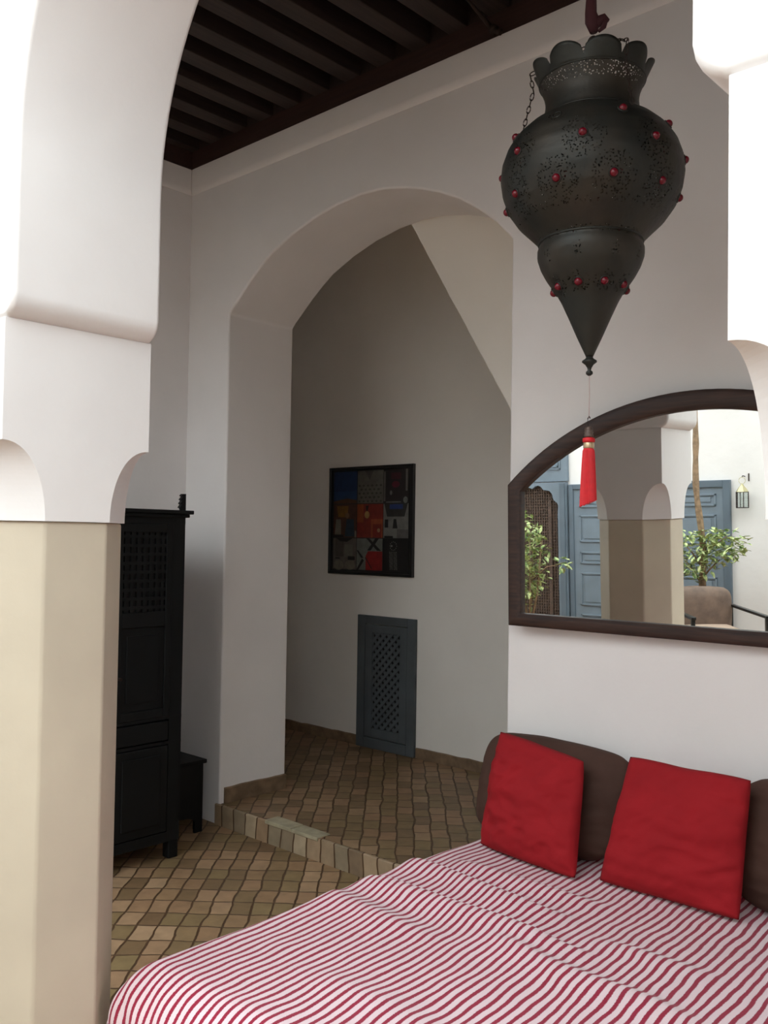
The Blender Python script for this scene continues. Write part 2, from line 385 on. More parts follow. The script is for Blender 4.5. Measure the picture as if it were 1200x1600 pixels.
def panel_door(name, n, xr, xl, zt, panels, framew=.075, label=None):
    """panelled door standing on the courtyard wall, front towards +Y"""
    t = bpy.data.objects.new(name, None); C.objects.link(t); t.location = ((xl+xr)/2, CY, FL); struct(t)
    w = abs(xr-xl)/2; h = zt-FL
    bm = bmesh.new()
    box(bm, -w, -w+framew, 0, .05, 0, h); box(bm, w-framew, w, 0, .05, 0, h); box(bm, -w+framew, w-framew, 0, .05, h-framew, h)
    obj('door_frame', bm, 'doorframe', t, bevel=.006)
    a = w-framew
    obj('leaf', boxm(-a, a, 0, .030, .01, h-framew), 'doorblue', t)
    st_ = .075
    for (z0, z1) in panels:
        bm = bmesh.new(); q0, q1 = z0-FL, z1-FL
        for (o0, o1, d) in ((0, .02, .044), (.02, .03, .036)):
            box(bm, -a+st_+o0, a-st_-o0, .029, d, q0+o0, q0+o1); box(bm, -a+st_+o0, a-st_-o0, .029, d, q1-o1, q1-o0)
            box(bm, -a+st_+o0, -a+st_+o1, .029, d, q0+o0, q1-o0); box(bm, a-st_-o1, a-st_-o0, .029, d, q0+o0, q1-o0)
        box(bm, -a+st_+.055, a-st_-.055, .029, .040, q0+.04, q1-.04)
        obj('panel', bm, 'doorblue', t, bevel=.004)
    return t
PAN = [(.03, .16), (-.37, -.06), (-.62, -.48), (-1.10, -.72), (-1.52, -1.2)]
panel_door('door_1', 1, -3.55, -4.52, .30, PAN)
t2 = panel_door('door_2', 2, -4.62, -5.42, .30, PAN, framew=.06)
# blue surround with a lobed arch filled with carved lattice, left of door_2
t = bpy.data.objects.new('door_3', None); C.objects.link(t); t.location = (-5.85, CY, FL); struct(t)
lob = []
for i in range(25):
    a = i/24*pi; r = .28+.04*abs(sin(a*5.5)); lob.append((r*cos(a), 1.60+r*1.05*sin(a)))
W3 = .415
pts3 = [(W3, 0), (W3, 1.965), (-W3, 1.965), (-W3, 0), (-.30, 0), (-.30, 1.6)] + lob[::-1][1:-1] + [(.30, 1.6), (.30, 0)]
bm = bmesh.new(); prism(bm, pts3, lambda p: (p[0], 0.02, p[1]), lambda p: (p[0], .07, p[1])); obj('door_surround', bm, 'doorblue', t)
obj('jamb_strip', boxm(.335, .40, .069, .09, 0, 1.95), 'doorframe', t)
bm = bmesh.new()
for i in range(19): x = -.29+i*.0322; box(bm, x-.006, x+.006, .012, .026, 0, 1.9)
for i in range(56): z = .02+i*.034; box(bm, -.30, .30, .010, .024, z-.006, z+.006)
box(bm, .155, .20, .012, .045, 0, 1.75)
obj('carved_lattice', bm, 'mash', t)
obj('backing', boxm(-.33, .33, .002, .009, 0, 1.93), 'mash', t)
# shutter above
t = bpy.data.objects.new('window_1', None); C.objects.link(t); t.location = (-5.80, CY, .34); struct(t)
obj('shutter', boxm(-.42, .37, 0.001, .04, 0, .95), 'doorblue', t, bevel=.004)
for z0, z1 in ((.14, .50), (.56, .85)):
    bm = bmesh.new()
    for x0, x1 in ((-.32, -.04), (.0, .28)):
        for o in (0, .03):
            box(bm, x0+o, x1-o, .039, .052, z0+o, z0+o+.012); box(bm, x0+o, x1-o, .039, .052, z1-o-.012, z1-o)
            box(bm, x0+o, x0+o+.012, .039, .052, z0+o, z1-o); box(bm, x1-o-.012, x1-o, .039, .052, z0+o, z1-o)
    obj('shutter_panel', bm, 'doorblue', t)

# wall lantern in the courtyard
t = thing('wall_lantern', 'pale brass glass lantern hanging on the white wall in the mirror', 'lantern', (-3.41, CY+.09, -.0))
bm = bmesh.new()
R_ = .062
for k_ in range(6):
    a = k_*pi/3; tube(bm, [(R_*cos(a), R_*sin(a), .01), (R_*cos(a), R_*sin(a), .17)], .0045, 6)
for z in (.01, .17): tube(bm, [(R_*cos(k_*pi/3), R_*sin(k_*pi/3), z) for k_ in range(6)], .005, 6, True)
obj('cage', bm, 'iron', t)
bm = bmesh.new(); lathe(bm, [(R_-.004, .012), (R_-.004, .168)], seg=6); obj('pane', bm, 'glass', t)
bm = bmesh.new(); lathe(bm, [(R_+.004, .172), (.045, .205), (.02, .235), (.014, .25), (.004, .255)], seg=6); obj('hood', bm, 'lbrass', t)
bm = bmesh.new(); tube(bm, [(.033*cos(a*pi/8), 0, .288+.033*sin(a*pi/8)) for a in range(16)], .003, 6, True); obj('ring', bm, 'lbrass', t)
bm = bmesh.new(); tube(bm, [(.0, -.09, .33), (.0, -.02, .335), (0, 0, .322)], .005, 6); tube(bm, [(.04, -.085, .28), (.04, -.085, .36)], .006, 6); obj('wall_hook', bm, 'iron', t)

# potted tree and plants
def leaves(bm, c, rad, n, size, seed, flat=1.):
    rnd = random.Random(seed)
    for _ in range(n):
        while True:
            v = Vector((rnd.uniform(-1, 1), rnd.uniform(-1, 1), rnd.uniform(-1, 1)))
            if v.length < 1: break
        p = Vector(c)+Vector((v.x*rad[0], v.y*rad[1], v.z*rad[2]))
        d = Vector((rnd.uniform(-1, 1), rnd.uniform(-1, 1), rnd.uniform(-.7, .5))).normalized()
        s = size*rnd.uniform(.7, 1.2); w = d.cross(Vector((0, 0, 1))).normalized()*s*.24; nn = w.cross(d).normalized()*s*.08
        pts_ = [p, p+d*s*.35+w+nn, p+d*s*.75+w*.6+nn, p+d*s, p+d*s*.75-w*.6+nn, p+d*s*.35-w+nn]
        vs = [bm.verts.new(q) for q in pts_]; mid = bm.verts.new(p+d*s*.5)
        for i in range(6): bm.faces.new((vs[i], vs[(i+1) % 6], mid))
t = thing('potted_tree', 'slender tree with variegated leaves in a clay pot behind the armchair, in the mirror', 'potted plant', (-3.66, -2.6, FL))
PZ = -.775-FL
bm = bmesh.new(); lathe(bm, [(.10, 0), (.135, .12), (.16, .45), (.165, PZ-.06), (.18, PZ-.055), (.185, PZ), (.165, PZ), (.155, PZ-.04), (.0, PZ-.045)], seg=40); obj('pot', bm, 'clay', t, True)
bm = bmesh.new(); lathe(bm, [(.153, PZ-.05), (.14, PZ-.02), (.05, PZ-.01)], seg=24); obj('soil', bm, 'soil', t, True)
bm = bmesh.new(); q = []; rr = []
for i in range(25):
    z = PZ-.05+i*.135; q.append((-.005+.03*sin(z*1.9)+.01*sin(z*6), .01*sin(z*4), z)); rr.append(.035-.0006*i+.004*sin(z*17))
tube(bm, q, rr, 10)
for (a, b_, c_) in ((1.42, .30, .35), (1.35, -.2, .28), (1.25, .22, .12), (1.3, -.18, .1), (1.4, .1, .3), (2.9, .3, 3.3), (3.0, -.25, 3.4)):
    z0 = PZ+ (c_-.05) if c_ < 2 else c_-.4
    tube(bm, [(0, 0, z0), (b_*.5, b_*.2, z0+.12), (b_, b_*.3, z0+.22)], [.01, .008, .005], 6)
obj('trunk', bm, 'bark', t, True)
bm = bmesh.new()
leaves(bm, (-.02, .05, PZ+.32), (.22, .2, .27), 230, .085, 3)
leaves(bm, (.24, .05, PZ+.42), (.26, .18, .17), 210, .09, 4)
leaves(bm, (.0, 0, 3.4), (.5, .5, .4), 200, .1, 5)
obj('foliage', bm, 'leaf', t)
t = thing('potted_shrub', 'bushy green shrub in front of the carved lattice, left end of the mirror', 'potted plant', (-5.22, -1.9, FL))
bm = bmesh.new(); lathe(bm, [(.14, 0), (.20, .35), (.22, .36), (.22, .40), (.19, .40), (0, .38)], seg=32); obj('pot', bm, 'clay', t, True)
bm = bmesh.new()
for i in range(7):
    a = i*.9; tube(bm, [(0, 0, .38), (.1*cos(a), .1*sin(a), .8), (.16*cos(a), .16*sin(a), 1.35)], [.012, .009, .004], 6)
tube(bm, [(0, 0, .9), (.25, .05, 1.08), (.45, .05, 1.12)], [.008, .006, .004], 6)
obj('stem', bm, 'bark', t, True)
bm = bmesh.new(); leaves(bm, (-.03, 0, 1.15), (.24, .24, .50), 520, .085, 8); leaves(bm, (.46, .05, 1.12), (.08, .06, .07), 26, .08, 9)
leaves(bm, (.15, .05, 1.42), (.06, .06, .08), 18, .08, 19)
obj('foliage', bm, 'leaf', t)
t = thing('climbing_plant', 'dark leafy sprays against the white wall, right of the hanging lantern in the mirror', 'plant', (-2.72, -2.75, FL))
bm = bmesh.new(); lathe(bm, [(.14, 0), (.18, .32), (.2, .34), (.17, .34), (0, .32)], seg=32); obj('pot', bm, 'clay', t, True)
bm = bmesh.new(); tube(bm, [(0, 0, .3), (.02, 0, .8), (-.02, 0, 1.3), (.0, 0, 2.0)], [.018, .015, .012, .006], 8); obj('stem', bm, 'bark', t, True)
bm = bmesh.new()
for i, z in enumerate((1.05, 1.25, 1.45, 1.62, 1.8, 1.95)): leaves(bm, (.03*sin(i*2.3), 0, z), (.13, .12, .06), 34, .06, 20+i)
obj('foliage', bm, 'leafdark', t)

# armchair in the mirror
def soft_box(sx, sy, sz, r, n=10, puff=.02):
    bm = bmesh.new(); bmesh.ops.create_cube(bm, size=1)
    bmesh.ops.subdivide_edges(bm, edges=bm.edges, cuts=n, use_grid_fill=True)
    for v in bm.verts:
        p = Vector((v.co.x*sx, v.co.y*sy, v.co.z*sz)); h = Vector((sx/2-r, sy/2-r, sz/2-r))
        q = Vector((max(-h.x, min(h.x, p.x)), max(-h.y, min(h.y, p.y)), max(-h.z, min(h.z, p.z))))
        d = p-q
        if d.length > 0: d = d.normalized()*r
        v.co = q+d
        for ax, s in ((0, sx), (1, sy), (2, sz)):
            o = [a for a in (0, 1, 2) if a != ax]; S = (sx, sy, sz)
            f = max(0, 1-(2*v.co[o[0]]/S[o[0]])**2)*max(0, 1-(2*v.co[o[1]]/S[o[1]])**2)
            v.co[ax] += puff*f*(1 if v.co[ax] > 0 else -1)*min(1, abs(2*v.co[ax]/s))
    return bm
t = thing('armchair', 'brown suede armchair with black metal arms below the tree, in the mirror', 'armchair', (-3.32, -1.85, FL), radians(-38))
bm = soft_box(.58, .17, .42, .07); 
for v in bm.verts: v.co += Vector((0, -.25, .70))
obj('backrest', bm, 'suede', t, True)
bm = soft_box(.56, .72, .16, .05)
for v in bm.verts: v.co += Vector((0, .14, .50))
obj('seat', bm, 'seatc', t, True)
for s in (-1, 1):
    bm = bmesh.new(); box(bm, s*.31-.02, s*.31+.02, -.30, .66, .735, .76); obj('arm', bm, 'black', t, bevel=.004)
    for y in (-.27, .63):
        bm = bmesh.new(); box(bm, s*.31-.015, s*.31+.015, y-.015, y+.015, 0, .735); obj('leg', bm, 'black', t)
bm = bmesh.new(); box(bm, -.31, .31, -.28, .52, .385, .415); obj('seat_frame', bm, 'black', t)

# ------------------------------------------------------------------ cabinet
CX = -3.97; CYr = 2.79; CYl = 1.93
t = thing('cabinet', 'tall black wooden cabinet with lattice door behind the big pillar', 'cabinet', (-4.28, (CYr+CYl)/2, FL))
def lb(x0, x1, y0, y1, z0, z1):
    ox, oy = -4.28, (CYr+CYl)/2
    return boxm(x0-ox, x1-ox, y0-oy, y1-oy, z0-FL, z1-FL)
def lbb(bm, x0, x1, y0, y1, z0, z1):
    ox, oy = -4.28, (CYr+CYl)/2
    box(bm, x0-ox, x1-ox, y0-oy, y1-oy, z0-FL, z1-FL)
bm = bmesh.new()
lbb(bm, -4.60, CX-.02, CYl, CYr, FL+.09, FL+.11); lbb(bm, -4.60, CX-.02, CYl, CYr, .085, .105)
lbb(bm, -4.60, CX-.02, CYl, CYl+.02, FL+.09, .1); lbb(bm, -4.60, CX-.02, CYr-.02, CYr, FL+.09, .1); lbb(bm, -4.60, -4.585, CYl, CYr, FL+.09, .1)
lbb(bm, -4.59, CX-.02, CYl, CYr, -.935, -.915); lbb(bm, -4.59, CX-.02, CYl, CYr, -1.055, -1.035)
# face frame
for y0, y1 in ((CYl, CYl+.075), (CYr-.075, CYr), (2.32, 2.40)): lbb(bm, CX-.02, CX, y0, y1, FL+.09, .1)
for z0, z1 in ((.055, .1), (-.93, -.915), (-1.055, -1.04), (FL+.09, FL+.14)): lbb(bm, CX-.02, CX+.001, CYl, CYr, z0, z1)
obj('body', bm, 'cabinet', t)
bm = bmesh.new(); lbb(bm, -4.625, CX+.035, CYl-.03, CYr+.03, .105, .125); lbb(bm, -4.62, CX+.02, CYl-.015, CYr+.015, .088, .105)
obj('cornice', bm, 'cabinet', t, bevel=.004)
# saw-toothed crest at both ends of the top
for yc in (CYr-.035, CYl+.035):
    bm = bmesh.new(); prof = [(0, 0), (.022, 0), (.022, .085), (.004, .085)]
    for i in range(4): z = .085-i*.02; prof += [(-.006-.003*i, z-.010), (.004-.003*i, z-.014)]
    s = 1
    prism(bm, [(a, b) for a, b in prof], lambda p: (CX+.02+4.28, yc-(CYr+CYl)/2+p[0], .124-FL+p[1]), lambda p: (CX-.002+4.28, yc-(CYr+CYl)/2+p[0], .124-FL+p[1]))
    obj('crest', bm, 'cabinet', t)
for y0, y1 in ((2.40, CYr-.075), (CYl+.075, 2.32)):
    bm = bmesh.new()
    f = .035
    lbb(bm, CX-.018, CX+.0035, y0+f, y1-f, .01, .0545); lbb(bm, CX-.018, CX+.0035, y0+f, y1-f, -.46, -.385)
    lbb(bm, CX-.018, CX+.004, y0, y0+f, -.914, .055); lbb(bm, CX-.018, CX+.004, y1-f, y1, -.914, .055)
    lbb(bm, CX-.018, CX+.0035, y0+f, y1-f, -.9135, -.87); lbb(bm, CX-.017, CX-.004, y0+f, y1-f, -.87, -.46)
    lbb(bm, CX-.018, CX+.002, y0+f+.03, y1-f-.03, -.83, -.50)
    d = obj('door', bm, 'cabinet', t, bevel=.003)
    bm = bmesh.new(); n = 7
    wy = (y1-f)-(y0+f)
    for i in range(n): y = y0+f+wy*(i+.5)/n; lbb(bm, CX-.013, CX-.003, y-.008, y+.008, -.385, .01)
    for i in range(9): z = .01-.395*(i+.5)/9; lbb(bm, CX-.011, CX-.001, y0+f, y1-f, z-.008, z+.008)
    obj('lattice', bm, 'cabinet', d)
    obj('lattice_shade_sheet', lb(CX-.018, CX-.0145, y0+f+.0005, y1-f-.0005, -.3845, .0095), 'hollow_shade', d)  # black sheet painting the unlit inside of the cabinet behind its lattice
    bm = bmesh.new(); tube(bm, [(CX+.004+4.28, (y1-.02 if y0 < 2.3 else y0+.02)-(CYr+CYl)/2, -.70-FL), (CX+.028+4.28, (y1-.02 if y0 < 2.3 else y0+.02)-(CYr+CYl)/2, -.70-FL)], .008, 8); obj('knob', bm, 'iron', d)
    dr = obj('drawer', lb(CX-.30, CX+.006, y0+.005, y1-.005, -1.033, -.937), 'cabinet', t, bevel=.004)
    bm = bmesh.new(); lbb(bm, CX-.018, CX+.004, y0+.004, y1-.004, FL+.145, -1.06); lbb(bm, CX+.003, CX+.011, y0+.05, y1-.05, FL+.19, -1.10)
    obj('lower_door', bm, 'cabinet', t, bevel=.004)
for y in (CYl+.03, CYr-.03):
    for x in (CX-.03, -4.57): 
        bm = bmesh.new(); lbb(bm, x-.028, x+.028, y-.028, y+.028, FL, FL+.0895); obj('foot', bm, 'cabinet', t, bevel=.006)
# low carved table behind it
t = thing('side_table', 'low black table with arched cut-outs in the corner behind the cabinet', 'table', (-4.40, 2.98, FL))
a, b_, H_ = .185, .135, .375
obj('tabletop', boxm(-a-.015, a+.015, -b_-.015, b_+.015, H_, H_+.022), 'cabinet', t, bevel=.004)
def archpanel(w, h):
    p = [(-w, 0), (-w, h), (w, h), (w, 0), (w-.05, 0)] + [((w-.05)*cos(q_), .06+.03*sin(q_)) for q_ in [i*pi/16 for i in range(17)]] + [(-w+.05, 0)]
    return p
for s in (-1, 1):
    bm = bmesh.new(); prism(bm, archpanel(b_, H_-.001), lambda p: (s*a, p[0], p[1]), lambda p: (s*(a-.015), p[0], p[1])); obj('side_panel', bm, 'cabinet', t)
    bm = bmesh.new(); prism(bm, archpanel(a-.016, H_-.001), lambda p: (p[0], s*b_, p[1]), lambda p: (p[0], s*(b_-.015), p[1])); obj('side_panel', bm, 'cabinet', t)

# ------------------------------------------------------------------ hatch in the passage wall
t = thing('lattice_hatch', 'slate blue wooden hatch with pierced lattice centre below the collage', 'hatch', (-4.478, 4.9, FU))
w, h = .281, .955
bm = bmesh.new()
box(bm, -w, -w+.075, -.024, 0, 0, h); box(bm, w-.075, w, -.024, 0, 0, h); box(bm, -w+.075, w-.075, -.024, 0, h-.06, h); box(bm, -w+.075, w-.075, -.024, 0, 0, .075)
obj('hatch_frame', bm, 'hatch', t, bevel=.004)
bm = bmesh.new(); lw, z0, z1 = .133, .145, .835; W_ = w-.079
box(bm, -W_, -lw, -.020, -.002, .079, h-.064); box(bm, lw, W_, -.020, -.002, .079, h-.064)
box(bm, -lw, lw, -.020, -.002, z1, h-.064); box(bm, -lw, lw, -.020, -.002, .079, z0)
d = obj('hatch_door', bm, 'hatch', t, bevel=.003)
# lattice: diagonal slats clipped to the opening
bm = bmesh.new()
def slats(bm, sgn, y0, y1, pitch=.060, wd=.0115):
    c = -1.2
    while c < 1.6:
        # line z = c + sgn*x ; clip
        P = []
        for off in (-wd, wd):
            x_0, x_1 = -lw, lw
            za, zb = c+off*1.414+sgn*x_0, c+off*1.414+sgn*x_1
            def cl(xa, xb):
                lo, hi = z0, z1
                t0, t1 = 0, 1; dz = zb-za
                ts = sorted(((lo-za)/dz, (hi-za)/dz)); t0 = max(t0, ts[0]); t1 = min(t1, ts[1])
                return (t0, t1)
            tt = cl(x_0, x_1)
            if tt[0] >= tt[1]: P = None; break
            P.append([(x_0+(x_1-x_0)*q_, za+(zb-za)*q_) for q_ in tt])
        if P:
            poly = [P[0][0], P[0][1], P[1][1], P[1][0]]
            prism(bm, poly, lambda p: (p[0], y0, p[1]), lambda p: (p[0], y1, p[1]))
        c += pitch
slats(bm, 1, -.016, -.011); slats(bm, -1, -.0108, -.006)
obj('lattice', bm, 'hatch', d)
obj('backing', boxm(-lw, lw, -.0035, -.001, z0, z1), 'hollow_shade', d)  # black sheet in place of the shaded recess behind the slats

# ------------------------------------------------------------------ framed photo collage
t = thing('picture', 'black framed collage of nine colour photographs on the passage wall', 'picture', (-4.658, 4.9, .125))
pw, ph = .424, .400
bm = bmesh.new(); fw = .022
box(bm, -pw, -pw+fw, -.028, 0, -ph, ph); box(bm, pw-fw, pw, -.028, 0, -ph, ph); box(bm, -pw+fw, pw-fw, -.028, 0, ph-fw, ph); box(bm, -pw+fw, pw-fw, -.028, 0, -ph, -ph+fw)
obj('frame', bm, 'picframe', t, bevel=.003)
obj('backing', boxm(-pw+fw, pw-fw, -.012, -.001, -ph+fw, ph-fw), 'picframe', t)
ncol = {}
def cm(c):
    k_ = tuple(round(v, 3) for v in c)
    if k_ not in ncol: ncol[k_] = mat('print_ink', tuple(v*.5 for v in k_), .55, var=.25, vscale=25)
    return ncol[k_]
cols = [-.385, -.135, .130, .375]; rows = [.370, .125, -.128, -.365]
def cell(c, r): return cols[c]+.003, cols[c+1]-.003, rows[r+1]+.003, rows[r]-.003
def photo(c, r, bg, shapes):
    x0, x1, z0_, z1_ = cell(c, r)
    o = obj('photograph', boxm(x0, x1, -.0135, -.0121, z0_, z1_), cm(bg), t)
    by = {}
    for i, (col, poly) in enumerate(shapes):
        by.setdefault(col if len(shapes) > 14 and col in ((.10, .10, .08), (.5, .5, .46), (.42, .43, .40)) else (col, i), []).append((i, poly))
    for col, L in by.items():
        if isinstance(col[0], tuple): col = col[0]
        bm = bmesh.new()
        for i, poly in L:
            yy = -.0137-.0002*i
            bm.faces.new([bm.verts.new((x0+(x1-x0)*u, yy, z0_+(z1_-z0_)*v)) for u, v in poly])
        obj('printed_shape', bm, cm(col), o)
def rc(a, b, c, d): return [(a, c), (b, c), (b, d), (a, d)]
def el(cx, cy, rx, ry, n=14): return [(cx+rx*cos(2*pi*i/n), cy+ry*sin(2*pi*i/n)) for i in range(n)]
W1 = (.30, .29, .26); K = (.012, .012, .013); G = (.12, .12, .10)
photo(0, 0, (.015, .055, .19), [((.03, .10, .28), rc(0, 1, .12, .38)), ((.16, .07, .03), [(0, 0), (1, 0), (1, .10), (.6, .16), (.3, .12), (0, .07)])])
pat = []
for i in range(6):
    for j in range(5):
        pat.append(((.10, .10, .08), el(.08+i*.17+(j % 2)*.08 if i < 5 or j % 2 == 0 else .5, .06+j*.12, .05, .035, 6)))
photo(1, 0, (.24, .235, .20), pat+[((.15, .145, .13), [(.3, 1), (.5, .7), (.65, 1)])])
photo(2, 0, (.035, .028, .030), [((.20, .02, .05), el(.48, .55, .16, .10)), ((.22, .21, .19), rc(.0, .07, .05, .95)), ((.26, .26, .24), rc(.88, .96, .35, 1)), ((.30, .33, .30), el(.88, .08, .09, .10)), ((.25, .26, .25), rc(.1, .7, .0, .04)), ((.25, .26, .25), el(.3, .3, .05, .07)), ((.10, .02, .03), rc(.3, .7, .7, .9))])
photo(0, 1, (.14, .055, .035), [((.40, .20, .03), [(.15, .95), (.65, .95), (.6, .6), (.2, .62)]), ((.34, .32, .26), [(.06, .08), (.34, .08), (.32, .55), (.12, .55)]), ((.03, .07, .12), [(.5, .03), (.92, .03), (.88, .55), (.58, .55)]), ((.35, .20, .10), el(.6, .66, .09, .09)), (K, rc(0, .45, 0, .08)), ((.38, .36, .30), rc(.93, 1, 0, .2))])
photo(1, 1, (.40, .045, .030), [((.55, .12, .03), rc(0, .25, .45, 1)), ((.60, .14, .05), rc(.55, 1, 0, .55)), ((.38, .04, .025), rc(.62, .95, 0, .4)), (K, [(.33, .95), (.45, .95), (.41, .78), (.37, .78)]), ((.75, .45, .15), el(.39, .68, .10, .11)), ((.65, .40, .2), el(.85, .22, .06, .06))])
photo(2, 1, (.34, .345, .32), [((.05, .05, .045), [(.03, 1), (.97, 1), (.85, .62), (.15, .62)]), ((.04, .09, .35), rc(.25, .78, .84, .98)), (K, rc(.06, .2, .3, .54)), (K, [(.38, .28), (.58, .28), (.52, .55), (.42, .55)]), ((.20, .20, .19), rc(.55, 1, 0, .25)), (K, rc(.05, .4, 0, .06))])
photo(0, 2, (.24, .215, .18), [((.15, .13, .11), [(.1, 1), (.1, .4), (.45, .4), (.45, 1)]), ((.30, .28, .24), rc(.5, .85, .4, .8)), (K, rc(.1, .3, .33, .37)), (K, rc(.65, .95, .30, .42)), ((.34, .30, .24), el(.25, .12, .22, .16)), ((.34, .30, .24), el(.75, .14, .22, .16)), (K, [(.15, 1), (.85, 1), (.6, .88), (.3, .9)])])
photo(1, 2, (.30, .33, .30), [((.48, .02, .02), [(.36, 0), (1, 0), (1, .6), (.45, .6), (.36, .45)]), (K, [(.38, 1), (.5, 1), (.95, .62), (.8, .62)]), (K, [(.72, 1), (.86, 1), (.55, .62), (.42, .62)]), (K, [(0, .62), (.06, .62), (.28, .38), (.18, .38)]), (K, [(0, .0), (.08, .0), (.30, .30), (.22, .36)]), ((.02, .015, .015), [(.33, .4), (.37, .4), (.62, .05), (.58, .05)])])
win = [((.5, .5, .46), el(.42+.13*cos(i*pi/6), .78+.13*sin(i*pi/6), .018, .015, 6)) for i in range(12)]
for cx in (.36, .56):
    for j in range(13):
        for s in (-.05, 0, .05): win.append(((.42, .43, .40) if (j+int(s*20)) % 3 else (.28, .27, .25), el(cx+s, .06+j*.044, .016, .016, 6)))
photo(2, 2, K, win+[((.5, .5, .46), el(.42, .78, .04, .03, 8))])

# ------------------------------------------------------------------ wall mirror
t = thing('wall_mirror', 'large arched-top mirror in a dark walnut frame above the daybed', 'mirror', (-1.43, Yw-.03, -.354))
def my(x, z): return (Yw-.022+.0244*(x+1)-.0284*(z+.2)) - (Yw-.03)     # slight lean and turn
def mo(w, zb, zs, zt, n=40):
    s = zt-zs; R0 = (w*w+s*s)/(2*s); zc = zt-R0; a = math.asin(w/R0)
    return [(w, zb), ] + [(R0*sin(a-2*a*i/n), zc+R0*cos(a-2*a*i/n)) for i in range(n+1)] + [(-w, zb)]
Fo = mo(.797, -.354, .228, .548); Fi = mo(.738, -.302, .200, .478)
bm = bmesh.new()
def L3(p, d): X = p[0]-1.43; return (p[0], my(X, p[1])-d, p[1]+.354)
sec = [(0, -.004), (0, .026), (.25, .034), (.75, .034), (1, .024), (1, -.004)]
rows_ = []
for po, pi_ in zip(Fo, Fi):
    rows_.append([bm.verts.new(L3((po[0]+(pi_[0]-po[0])*s, po[1]+(pi_[1]-po[1])*s), d)) for s, d in sec])
nr = len(rows_)
for i in range(nr):
    a_, b2 = rows_[i], rows_[(i+1) % nr]
    for j in range(6): bm.faces.new((a_[j], a_[(j+1) % 6], b2[(j+1) % 6], b2[j]))
obj('frame', bm, 'mframe', t, bevel=.002)
bm = bmesh.new(); Gl = mo(.750, -.312, .205, .488)
a_ = [bm.verts.new(L3(p, .006)) for p in Gl]; b2 = [bm.verts.new(L3(p, .0)) for p in Gl]
bm.faces.new(a_); bm.faces.new(b2[::-1])
for i in range(len(a_)): bm.faces.new((a_[i], b2[i], b2[(i+1) % len(a_)], a_[(i+1) % len(a_)]))
obj('glass', bm, 'silver', t)

# ------------------------------------------------------------------ hanging lantern
LX, LY = -1.385, 2.37
t = thing('hanging_lantern', 'large dark pierced brass lantern with red glass studs hanging from the ceiling', 'lantern', (LX, LY, .50))
AZ0 = math.atan2(-LY, -LX)      # towards the viewer side of the room
def azi(deg): return AZ0+radians(deg)    # + = towards image right
prof = [(.008, .536), (.036, .597), (.061, .655), (.080, .697), (.094, .722), (.111, .746), (.127, .770), (.142, .798), (.152, .828), (.152, .848), (.146, .866), (.150, .874), (.176, .900),
        (.212, .935), (.240, .975), (.256, 1.02), (.262, 1.06), (.258, 1.10), (.244, 1.14), (.220, 1.175), (.190, 1.203), (.160, 1.222), (.142, 1.232), (.138, 1.24), (.133, 1.275), (.133, 1.29), (.137, 1.31), (.145, 1.33), (.152, 1.345)]
# resample profile
def resample(P, n):
    L = [0]
    for a, b in zip(P, P[1:]): L.append(L[-1]+math.dist(a, b))
    out = []
    for i in range(n):
        s = L[-1]*i/(n-1); j = max(k for k in range(len(L)-1) if L[k] <= s+1e-9)
        f = (s-L[j])/(L[j+1]-L[j]); out.append((P[j][0]+(P[j+1][0]-P[j][0])*f, P[j][1]+(P[j+1][1]-P[j][1])*f))
    return out
PR = resample(prof, 120)
def rad_at(z):
    for a, b in zip(prof, prof[1:]):
        if a[1] <= z <= b[1]: return a[0]+(b[0]-a[0])*(z-a[1])/(b[1]-a[1])
gems = []
for d0, step, z, n in ((-24, 46, 1.165, 8), (-5, 43, 1.09, 8), (-22, 35, .985, 10), (-18, 38, .735, 9)):
    for i in range(n):
        a = azi(d0+360/n*i); r = rad_at(z)
        gems.append((r*cos(a), r*sin(a), z, a, (z > 1.16 and i == 0)))
bm = bmesh.new(); seg = 160
lay = bm.verts.layers.float.new('pierced')
rings = []
for r, z in PR: rings.append([bm.verts.new((r*cos(2*pi*k_/seg), r*sin(2*pi*k_/seg), z-.5)) for k_ in range(seg)])
for a, b in zip(rings, rings[1:]):
    for k_ in range(seg): bm.faces.new((a[k_], a[(k_+1) % seg], b[(k_+1) % seg], b[k_]))
for ring_ in rings:
    for k_, v in enumerate(ring_):
        z = v.co.z+.5; m_ = 0.
        th = math.atan2(v.co.y, v.co.x)
        if 1.302 < z: m_ = 1
        if .925 < z < .940: m_ = 1 if sin(th*40) > -.3 else 0
        if .858 < z < .878: m_ = 1
        if .80 < z < .835 and sin(th*9+.5) > .75: m_ = 1
        for gx, gy, gz, ga, _ in gems:
            d = sqrt((v.co.x-gx)**2+(v.co.y-gy)**2+(z-gz)**2)
            lim = .050 if gz > 1 else .038
            if gz > .9 and d < (.062 if gz < 1.16 else .03): m_ = 1
            if gz < .9 and d < .032: m_ = 1
            if d < .013: m_ = 0
        # small rosettes between the studs
        v[lay] = m_
body = obj('shade', bm, 'brass', t, True)
md = body.modifiers.new('thick', 'SOLIDIFY'); md.thickness = .0015
